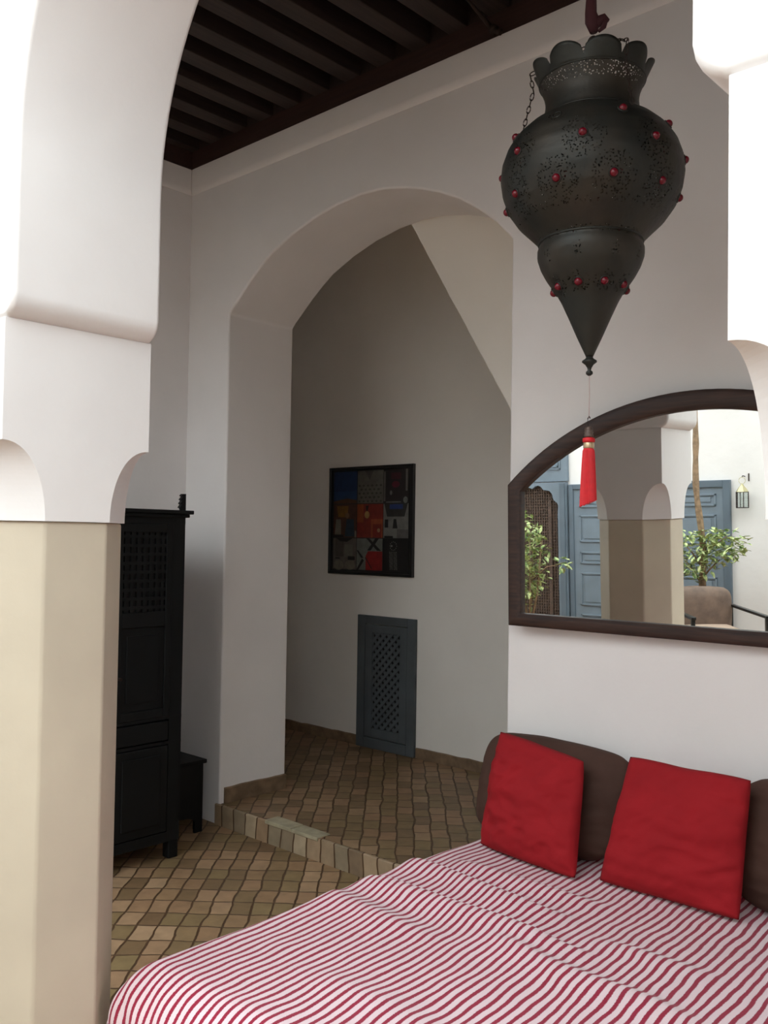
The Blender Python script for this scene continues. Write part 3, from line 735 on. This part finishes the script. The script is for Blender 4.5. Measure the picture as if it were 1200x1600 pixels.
# petal crown
bm = bmesh.new(); NP = 9; seg = NP*16; prev = None
for k_ in range(seg):
    th = 2*pi*k_/seg+.2; u = (k_ % 16)/16; hgt = .018+.036*sqrt(max(0, 1-(2*u-1)**2))**.8
    col_ = []
    for j in range(7):
        s = j/6; z = 1.343+hgt*s; r = .1515+.024*(hgt*s/.06)**1.1+ .004*cos((2*u-1)*pi)*s
        col_.append(bm.verts.new((r*cos(th), r*sin(th), z-.5)))
    if prev:
        for j in range(6): bm.faces.new((prev[j], col_[j], col_[j+1], prev[j+1]))
    else: first = col_
    prev = col_
for j in range(6): bm.faces.new((prev[j], first[j], first[j+1], prev[j+1]))
crown_m = mat('plain_dark_brass', (.034, .035, .030), .5, .55, var=.4, vscale=9, bump=.2, bscale=45, bd=.004)
c_ = obj('crown', bm, crown_m, t, True); md = c_.modifiers.new('thick', 'SOLIDIFY'); md.thickness = .0015
for r, z in ((.1405, 1.2345), (.149, .869), (.1518, 1.344)):
    bm = bmesh.new(); tube(bm, [(r*cos(2*pi*i/64), r*sin(2*pi*i/64), z-.5) for i in range(64)], .0035, 6, True); obj('rolled_seam', bm, crown_m, t, True)
bm = bmesh.new(); lathe(bm, [(.010, .548), (.009, .538), (.012, .532), (.021, .526), (.022, .522), (.012, .514), (.006, .504), (.005, .498), (.010, .493), (.010, .487), (.004, .482)], seg=20)
for v in bm.verts: v.co.z -= .5
obj('finial', bm, crown_m, t, True)
# studs
gm = None; gr = None
for gx, gy, gz, ga, missing in gems:
    i0 = min(range(len(PR)-1), key=lambda i: abs(PR[i][1]-gz)); i1 = min(i0+1, len(PR)-1); i0 = i1-2
    dr, dz = PR[i1][0]-PR[i0][0], PR[i1][1]-PR[i0][1]; nr_ = Vector((dz*cos(ga), dz*sin(ga), -dr)).normalized()
    if gm is None:
        bm = bmesh.new(); tube(bm, [(.0125*cos(i*pi/10), .0125*sin(i*pi/10), .001) for i in range(20)], .0025, 6, True); gr = obj('stud_collar', bm, crown_m, t, True); gr_data = gr.data
        bm = bmesh.new(); bmesh.ops.create_uvsphere(bm, u_segments=16, v_segments=10, radius=.0115); g = obj('red_stud', bm, 'gem', t, True); gm = g.data
        first_pair = (gr, g)
    else:
        gr = bpy.data.objects.new('stud_collar', gr_data); C.objects.link(gr); gr.parent = t
        g = None
        if not missing: g = bpy.data.objects.new('red_stud', gm); C.objects.link(g); g.parent = t
    if missing and g is not None:
        bpy.data.objects.remove(g); g = None
    q_ = nr_.to_track_quat('Z', 'Y')
    for o, off in ((gr, .001), (g, .003)):
        if o: o.location = Vector((gx, gy, gz-.5))+nr_*off; o.rotation_mode = 'QUATERNION'; o.rotation_quaternion = q_
# chains
def chain(path, link=.024, wr=.0016, wd=.0052):
    bm = bmesh.new(); P = [Vector(p) for p in path]; L = [0]
    for a, b in zip(P, P[1:]): L.append(L[-1]+(b-a).length)
    n = max(2, int(L[-1]/(link*.78))); 
    for i in range(n):
        s = L[-1]*(i+.5)/n; j = max(k_ for k_ in range(len(L)-1) if L[k_] <= s); f = (s-L[j])/(L[j+1]-L[j]); c = P[j].lerp(P[j+1], f)
        d = (P[j+1]-P[j]).normalized(); a = d.cross(Vector((.3, .2, 1))).normalized(); b = d.cross(a)
        w = a if i % 2 else b
        tube(bm, [c+d*(link/2)*cos(2*pi*m_/12)+w*wd*sin(2*pi*m_/12) for m_ in range(12)], wr, 5, True)
    return bm
top = Vector((.0, 0, 1.462-.5))
for dg in (-88, 32, 152):
    a = azi(dg); u = Vector((cos(a), sin(a), 0))
    p = [u*.205+Vector((0, 0, 1.195-.5)), u*.170+Vector((0, 0, 1.335-.5)), u*.180+Vector((0, 0, 1.385-.5)), u*.150+Vector((0, 0, 1.40-.5)), top]
    obj('chain', chain(p), 'iron', t, True)
bm = bmesh.new(); tube(bm, [(.014*cos(i*pi/8), 0, top.z+.01+.014*sin(i*pi/8)) for i in range(16)], .003, 6, True); obj('top_ring', bm, 'iron', t, True)
# cloth-wrapped hanging strap with knot
st = thing('hanging_strap', 'dark maroon cloth strap knotted above the lantern', 'strap', (LX, LY, 2.305))
bm = bmesh.new(); zz = lambda z: z-2.305
tube(bm, [(.010, 0, zz(2.304)), (.0, 0, zz(1.95)), (-.004, 0, zz(1.62)), (-.006, 0, zz(1.56)), (.0, 0, zz(1.53)), (.004, 0, zz(1.498))], [.015, .014, .0145, .017, .022, .012], 12)
obj('strap', bm, 'ragred', st, True)
bm = bmesh.new(); rv = Vector((cos(azi(90)), sin(azi(90)), 0))
tube(bm, [rv*-.008+Vector((0, 0, zz(1.508))), rv*.016+Vector((0, 0, zz(1.530))), rv*.034+Vector((0, 0, zz(1.538))), rv*.045+Vector((0, 0, zz(1.528)))], [.012, .016, .013, .006], 10)
tube(bm, [rv*.036+Vector((0, 0, zz(1.533))), rv*.032+Vector((0, 0, zz(1.512))), rv*.018+Vector((0, 0, zz(1.500)))], [.009, .008, .005], 8)
obj('knot', bm, 'ragred', st, True)
# tassel
tt = thing('tassel', 'bright red silk tassel hanging on a thread below the lantern', 'tassel', (LX, LY, .478))
zq = lambda z: z-.478
bm = bmesh.new(); tube(bm, [(0, 0, zq(.486)), (.001, 0, zq(.42)), (0, 0, zq(.358))], .0010, 6); obj('thread', bm, 'thread', tt)
bm = bmesh.new(); tube(bm, [(.0, 0, zq(.332)), (-.007, .004, zq(.345)), (-.006, .004, zq(.358)), (.001, 0, zq(.363)), (.006, -.004, zq(.357))], .0016, 6); obj('hook', bm, 'iron', tt)
bm = bmesh.new(); lathe(bm, [(.004, .334), (.011, .331), (.0125, .325), (.0115, .321), (.0135, .317), (.012, .312), (.014, .307), (.013, .301)], seg=20)
for v in bm.verts: v.co.z -= .478
obj('beaded_cap', bm, 'capm', tt, True)
bm = bmesh.new(); lathe(bm, [(.009, .302), (.0175, .299), (.0185, .294), (.0175, .288), (.012, .286)], seg=20)
for v in bm.verts: v.co.z -= .478
obj('knot', bm, 'tassel', tt, True)
bm = bmesh.new(); lathe(bm, [(.0145, .287), (.0155, .284), (.0155, .272), (.0145, .269)], seg=24)
for v in bm.verts: v.co.z -= .478
obj('gold_band', bm, 'gold', tt, True)
bm = bmesh.new(); seg = 72; rg = []
for j, (r, z) in enumerate([(.014, .270), (.0165, .262), (.018, .24), (.0205, .19), (.0225, .14), (.0235, .108)]):
    rg.append([bm.verts.new((r*(1+.05*(k_ % 2)*(j > 0))*cos(2*pi*k_/seg), r*(1+.05*(k_ % 2)*(j > 0))*sin(2*pi*k_/seg), zq(z+(.010*sin(2*pi*k_/seg+1.1)+.002*(k_ % 3) if j == 5 else 0)))) for k_ in range(seg)])
for a, b in zip(rg, rg[1:]):
    for k_ in range(seg): bm.faces.new((a[k_], a[(k_+1) % seg], b[(k_+1) % seg], b[k_]))
bm.faces.new(rg[-1]); bm.faces.new(rg[0])
obj('skirt', bm, 'tassel', tt)

# ------------------------------------------------------------------ daybed + blanket
BX0, BX1, BY0, BY1, BZ = -2.30, -.47, 1.40, 3.20, -1.205
t = thing('daybed', 'low wide daybed under a striped blanket against the mirror wall', 'daybed', (-1.39, 2.3, FL))
def tb(x0, x1, y0, y1, z0, z1): return boxm(x0+1.39, x1+1.39, y0-2.3, y1-2.3, z0-FL, z1-FL)
obj('base', tb(BX0+.06, BX1-.05, BY0+.08, BY1, FL+.08, FL+.20), 'bedwood', t, bevel=.006)
for x in (BX0+.10, BX1-.08):
    for y in (BY0+.11, BY1-.06): obj('leg', tb(x-.03, x+.03, y-.03, y+.03, FL, FL+.08), 'bedwood', t)
obj('mattress', tb(BX0+.06, BX1-.06, BY0+.10, BY1, FL+.20, BZ-.035), 'mattress', t, bevel=.05, seg=4)
# blanket: flat cloth coordinates (p,q) wrapped over the mattress
def ridge(x, y):
    z = 0
    def crease(y0, sl_, cv, amp, wd, xa, xb, skew=.5, ph=0.):
        yy = y-(y0+sl_*(x+1.4)+cv*(x+1.4)**2+.018*noise.noise(Vector((x*3.1+ph, ph, 0))))
        f = max(0, min(1, (x-xa)/.18))*max(0, min(1, (xb-x)/.22))
        w1 = wd*(1+skew) if yy < 0 else wd*(1-skew)
        return 1.5*amp*f*math.exp(-(yy/w1)**2)
    z += crease(2.40, -.02, -.04, .020, .055, -2.36, -1.35, .6, 0)
    z += crease(2.60, .02, .05, .018, .05, -2.4, -1.55, .55, 3)
    z += crease(2.77, .03, 0, .013, .045, -2.2, -1.5, .4, 5)
    z += crease(2.20, .08, .1, .011, .06, -2.4, -1.75, .3, 7)
    z += crease(2.28, -.05, 0, .010, .06, -1.75, -.9, .5, 9)
    z += crease(1.98, .03, 0, .013, .05, -1.25, -.55, .6, 12)
    z += crease(2.52, .0, 0, .008, .05, -1.5, -1.0, .4, 14)
    z += crease(1.80, .05, 0, .006, .07, -2.0, -1.3, .2, 15)
    z += .004*noise.noise(Vector((x*5, y*5, 2)))+.010*noise.noise(Vector((x*1.6, y*1.9, 4)))
    return z
bm = bmesh.new(); uvl = bm.loops.layers.uv.new('UVMap')
DROP = .40; RX, RY = .06, .15      # the cloth turns down sharply at the end, softly over the front
x0i, x1i, y0i = BX0+RX, BX1-RX, BY0+RY
def wrap(d, r):
    if d <= 0: return 0., 0.
    a = d/r
    return (r*sin(a), r*(1-cos(a))) if a < pi/2 else (r, r+d-r*pi/2)
NX, NY = 250, 250
P0, P1, Q0, Q1 = BX0-.30, BX1+.12, BY0-.30, BY1-.005
G_ = []
rot = radians(3.0)
for j in range(NY+1):
    row = []
    for i in range(NX+1):
        p = P0+(P1-P0)*i/NX; q_ = Q0+(Q1-Q0)*j/NY
        dr = ridge(p, q_)
        ol, zl = wrap(x0i-p, RX); orr, zr = wrap(p-x1i, RX); of, zf_ = wrap(y0i-q_, RY)
        zx = max(zl, zr); dz = min((zx**3+zf_**3)**(1/3), .395) if zx+zf_ > 0 else 0
        fo = .007*sin(p*24+q_*21)*min(1, dz/.14)
        X = (x0i-ol+min(0, fo) if ol > 0 else (x1i+orr if orr > 0 else p)); Y = y0i-of-abs(fo) if of > 0 else q_
        Z = BZ-dz+dr*max(0, 1-dz/.06)
        v = bm.verts.new((X, Y, Z)); row.append((v, (p*cos(rot)+q_*sin(rot)+3, -p*sin(rot)+q_*cos(rot))))
    G_.append(row)
for j in range(NY):
    for i in range(NX):
        c4 = (G_[j][i], G_[j][i+1], G_[j+1][i+1], G_[j+1][i])
        f = bm.faces.new([c[0] for c in c4])
        for lp, c in zip(f.loops, c4): lp[uvl].uv = c[1]
o = obj('blanket', bm, 'blanket', None, True)
md = o.modifiers.new('thick', 'SOLIDIFY'); md.thickness = .006; md.offset = -1
tag(o, 'red and white striped blanket spread over the daybed', 'blanket')

# cushions given by their four corners (bottom-left, bottom-right, top-right, top-left)
def cushion(name, label, m, bl, br, tr, tl, T, seed, group, wrinkle=.006, pin=.06, rc=.02):
    bl, br, tr, tl = map(Vector, (bl, br, tr, tl)); base = (bl+br)/2
    nrm = (br-bl).cross(tl-bl).normalized()      # faces the viewer (-Y)
    if nrm.y > 0: nrm = -nrm
    n = 48; bm = bmesh.new(); F = []; B = []
    for j in range(n+1):
        rf, rb = [], []
        for i in range(n+1):
            u, v = i/n*2-1, j/n*2-1
            # edges bow inwards between the pinched corners
            uu = u*(1-pin*(1-v*v)*abs(u)**1.5); vv = v*(1-pin*(1-u*u)*abs(v)**1.5)
            cr = 1-rc*(abs(u*v))**5; uu *= cr; vv *= cr
            vv += (.012+rc*.12)*noise.noise(Vector((u*2.2+seed*3, v*.6, 1)))*(1 if v > 0 else .2)*abs(v); uu += .012*noise.noise(Vector((v*2.4, seed*2, u*.5)))
            s, w = (uu+1)/2, (vv+1)/2
            p = bl*(1-s)*(1-w)+br*s*(1-w)+tr*s*w+tl*(1-s)*w
            th = T*((1-abs(u)**2.6)*(1-abs(v)**2.6))**.55
            k_ = min(1, th/(T*.3)); q = Vector((u*1.4+seed, v*1.4, seed*.7))
            wr = wrinkle*(1.6*noise.noise(q*1.5)+.8*noise.noise(Vector((u*2.0+v*1.2+seed, v*6, seed)))+.5*(1-abs(noise.noise(Vector((u*3+seed, v*5-u*2, 3)))*2.5)))
            if i in (0, n) or j in (0, n): vf = bm.verts.new(p-base); vb = vf
            else: vf = bm.verts.new(p-base+nrm*(th+wr*k_)); vb = bm.verts.new(p-base-nrm*th*.6)
            rf.append(vf); rb.append(vb)
        F.append(rf); B.append(rb)
    for j in range(n):
        for i in range(n):
            bm.faces.new((F[j][i], F[j][i+1], F[j+1][i+1], F[j+1][i]))
            bm.faces.new((B[j][i], B[j+1][i], B[j+1][i+1], B[j][i+1]))
    o = obj(name, bm, m, None, True); o.location = base
    return tag(o, label, 'cushion', group)
zb = BZ+.012
cushion('cushion', 'brown velvet cushion behind the left red cushion', 'brown', (-2.325, 3.10, zb), (-1.70, 3.08, zb), (-1.63, 3.17, -.80), (-2.30, 3.17, -.79), .085, 1.3, 'brown cushions against the wall', pin=-.05, rc=.12)
cushion('cushion', 'brown velvet cushion at the right edge beyond both red ones', 'brown', (-1.245, 3.08, zb), (-.56, 3.10, zb), (-.55, 3.17, -.79), (-1.235, 3.15, -.775), .085, 4.1, 'brown cushions against the wall', pin=-.05, rc=.12)
cushion('cushion', 'left red cotton cushion, narrower, with creases at its right side', 'red', (-2.195, 2.955, zb-.004), (-1.728, 2.895, zb-.004), (-1.775, 3.03, -.812), (-2.165, 3.04, -.760), .058, 2.2, 'red cushions on the daybed', .012, -.012)
cushion('cushion', 'larger square red cushion, the right one of the two', 'red', (-1.665, 2.94, zb-.004), (-1.165, 2.95, zb-.004), (-1.165, 3.04, -.768), (-1.60, 3.04, -.762), .058, 5.7, 'red cushions on the daybed', .010, .012)

# ------------------------------------------------------------------ light and camera
w = bpy.data.worlds.new('overcast_sky'); bpy.context.scene.world = w; w.use_nodes = True
bg = w.node_tree.nodes['Background']; bg.inputs['Color'].default_value = (.90, .97, 1.0, 1); bg.inputs['Strength'].default_value = 4.8

for o in list(bpy.data.objects):
    if o.parent is None: o.location.z += EYE

f, yaw, pitch, roll = 1442.41, .7464949, .0280796, .0153486
fw = Vector((-sin(yaw)*cos(pitch), cos(yaw)*cos(pitch), sin(pitch))); rt = Vector((cos(yaw), sin(yaw), 0)); up = rt.cross(fw)
r2 = cos(roll)*rt+sin(roll)*up; u2 = -sin(roll)*rt+cos(roll)*up
cd = bpy.data.cameras.new('camera'); co = bpy.data.objects.new('camera', cd); C.objects.link(co)
R3 = Matrix((r2, u2, -fw)).transposed(); co.matrix_world = Matrix.Translation((0, 0, EYE)) @ R3.to_4x4()
cd.sensor_fit = 'VERTICAL'; cd.sensor_height = 24; cd.lens = f/1600*24; cd.clip_start = .02
sc = bpy.context.scene; sc.camera = co
sc.view_settings.view_transform = 'Standard'; sc.view_settings.look = 'None'; sc.view_settings.exposure = 0; sc.view_settings.gamma = 1
sc.view_settings.use_curve_mapping = False
sc.cycles.max_bounces = 14; sc.cycles.diffuse_bounces = 10; sc.cycles.glossy_bounces = 6; sc.cycles.transparent_max_bounces = 16
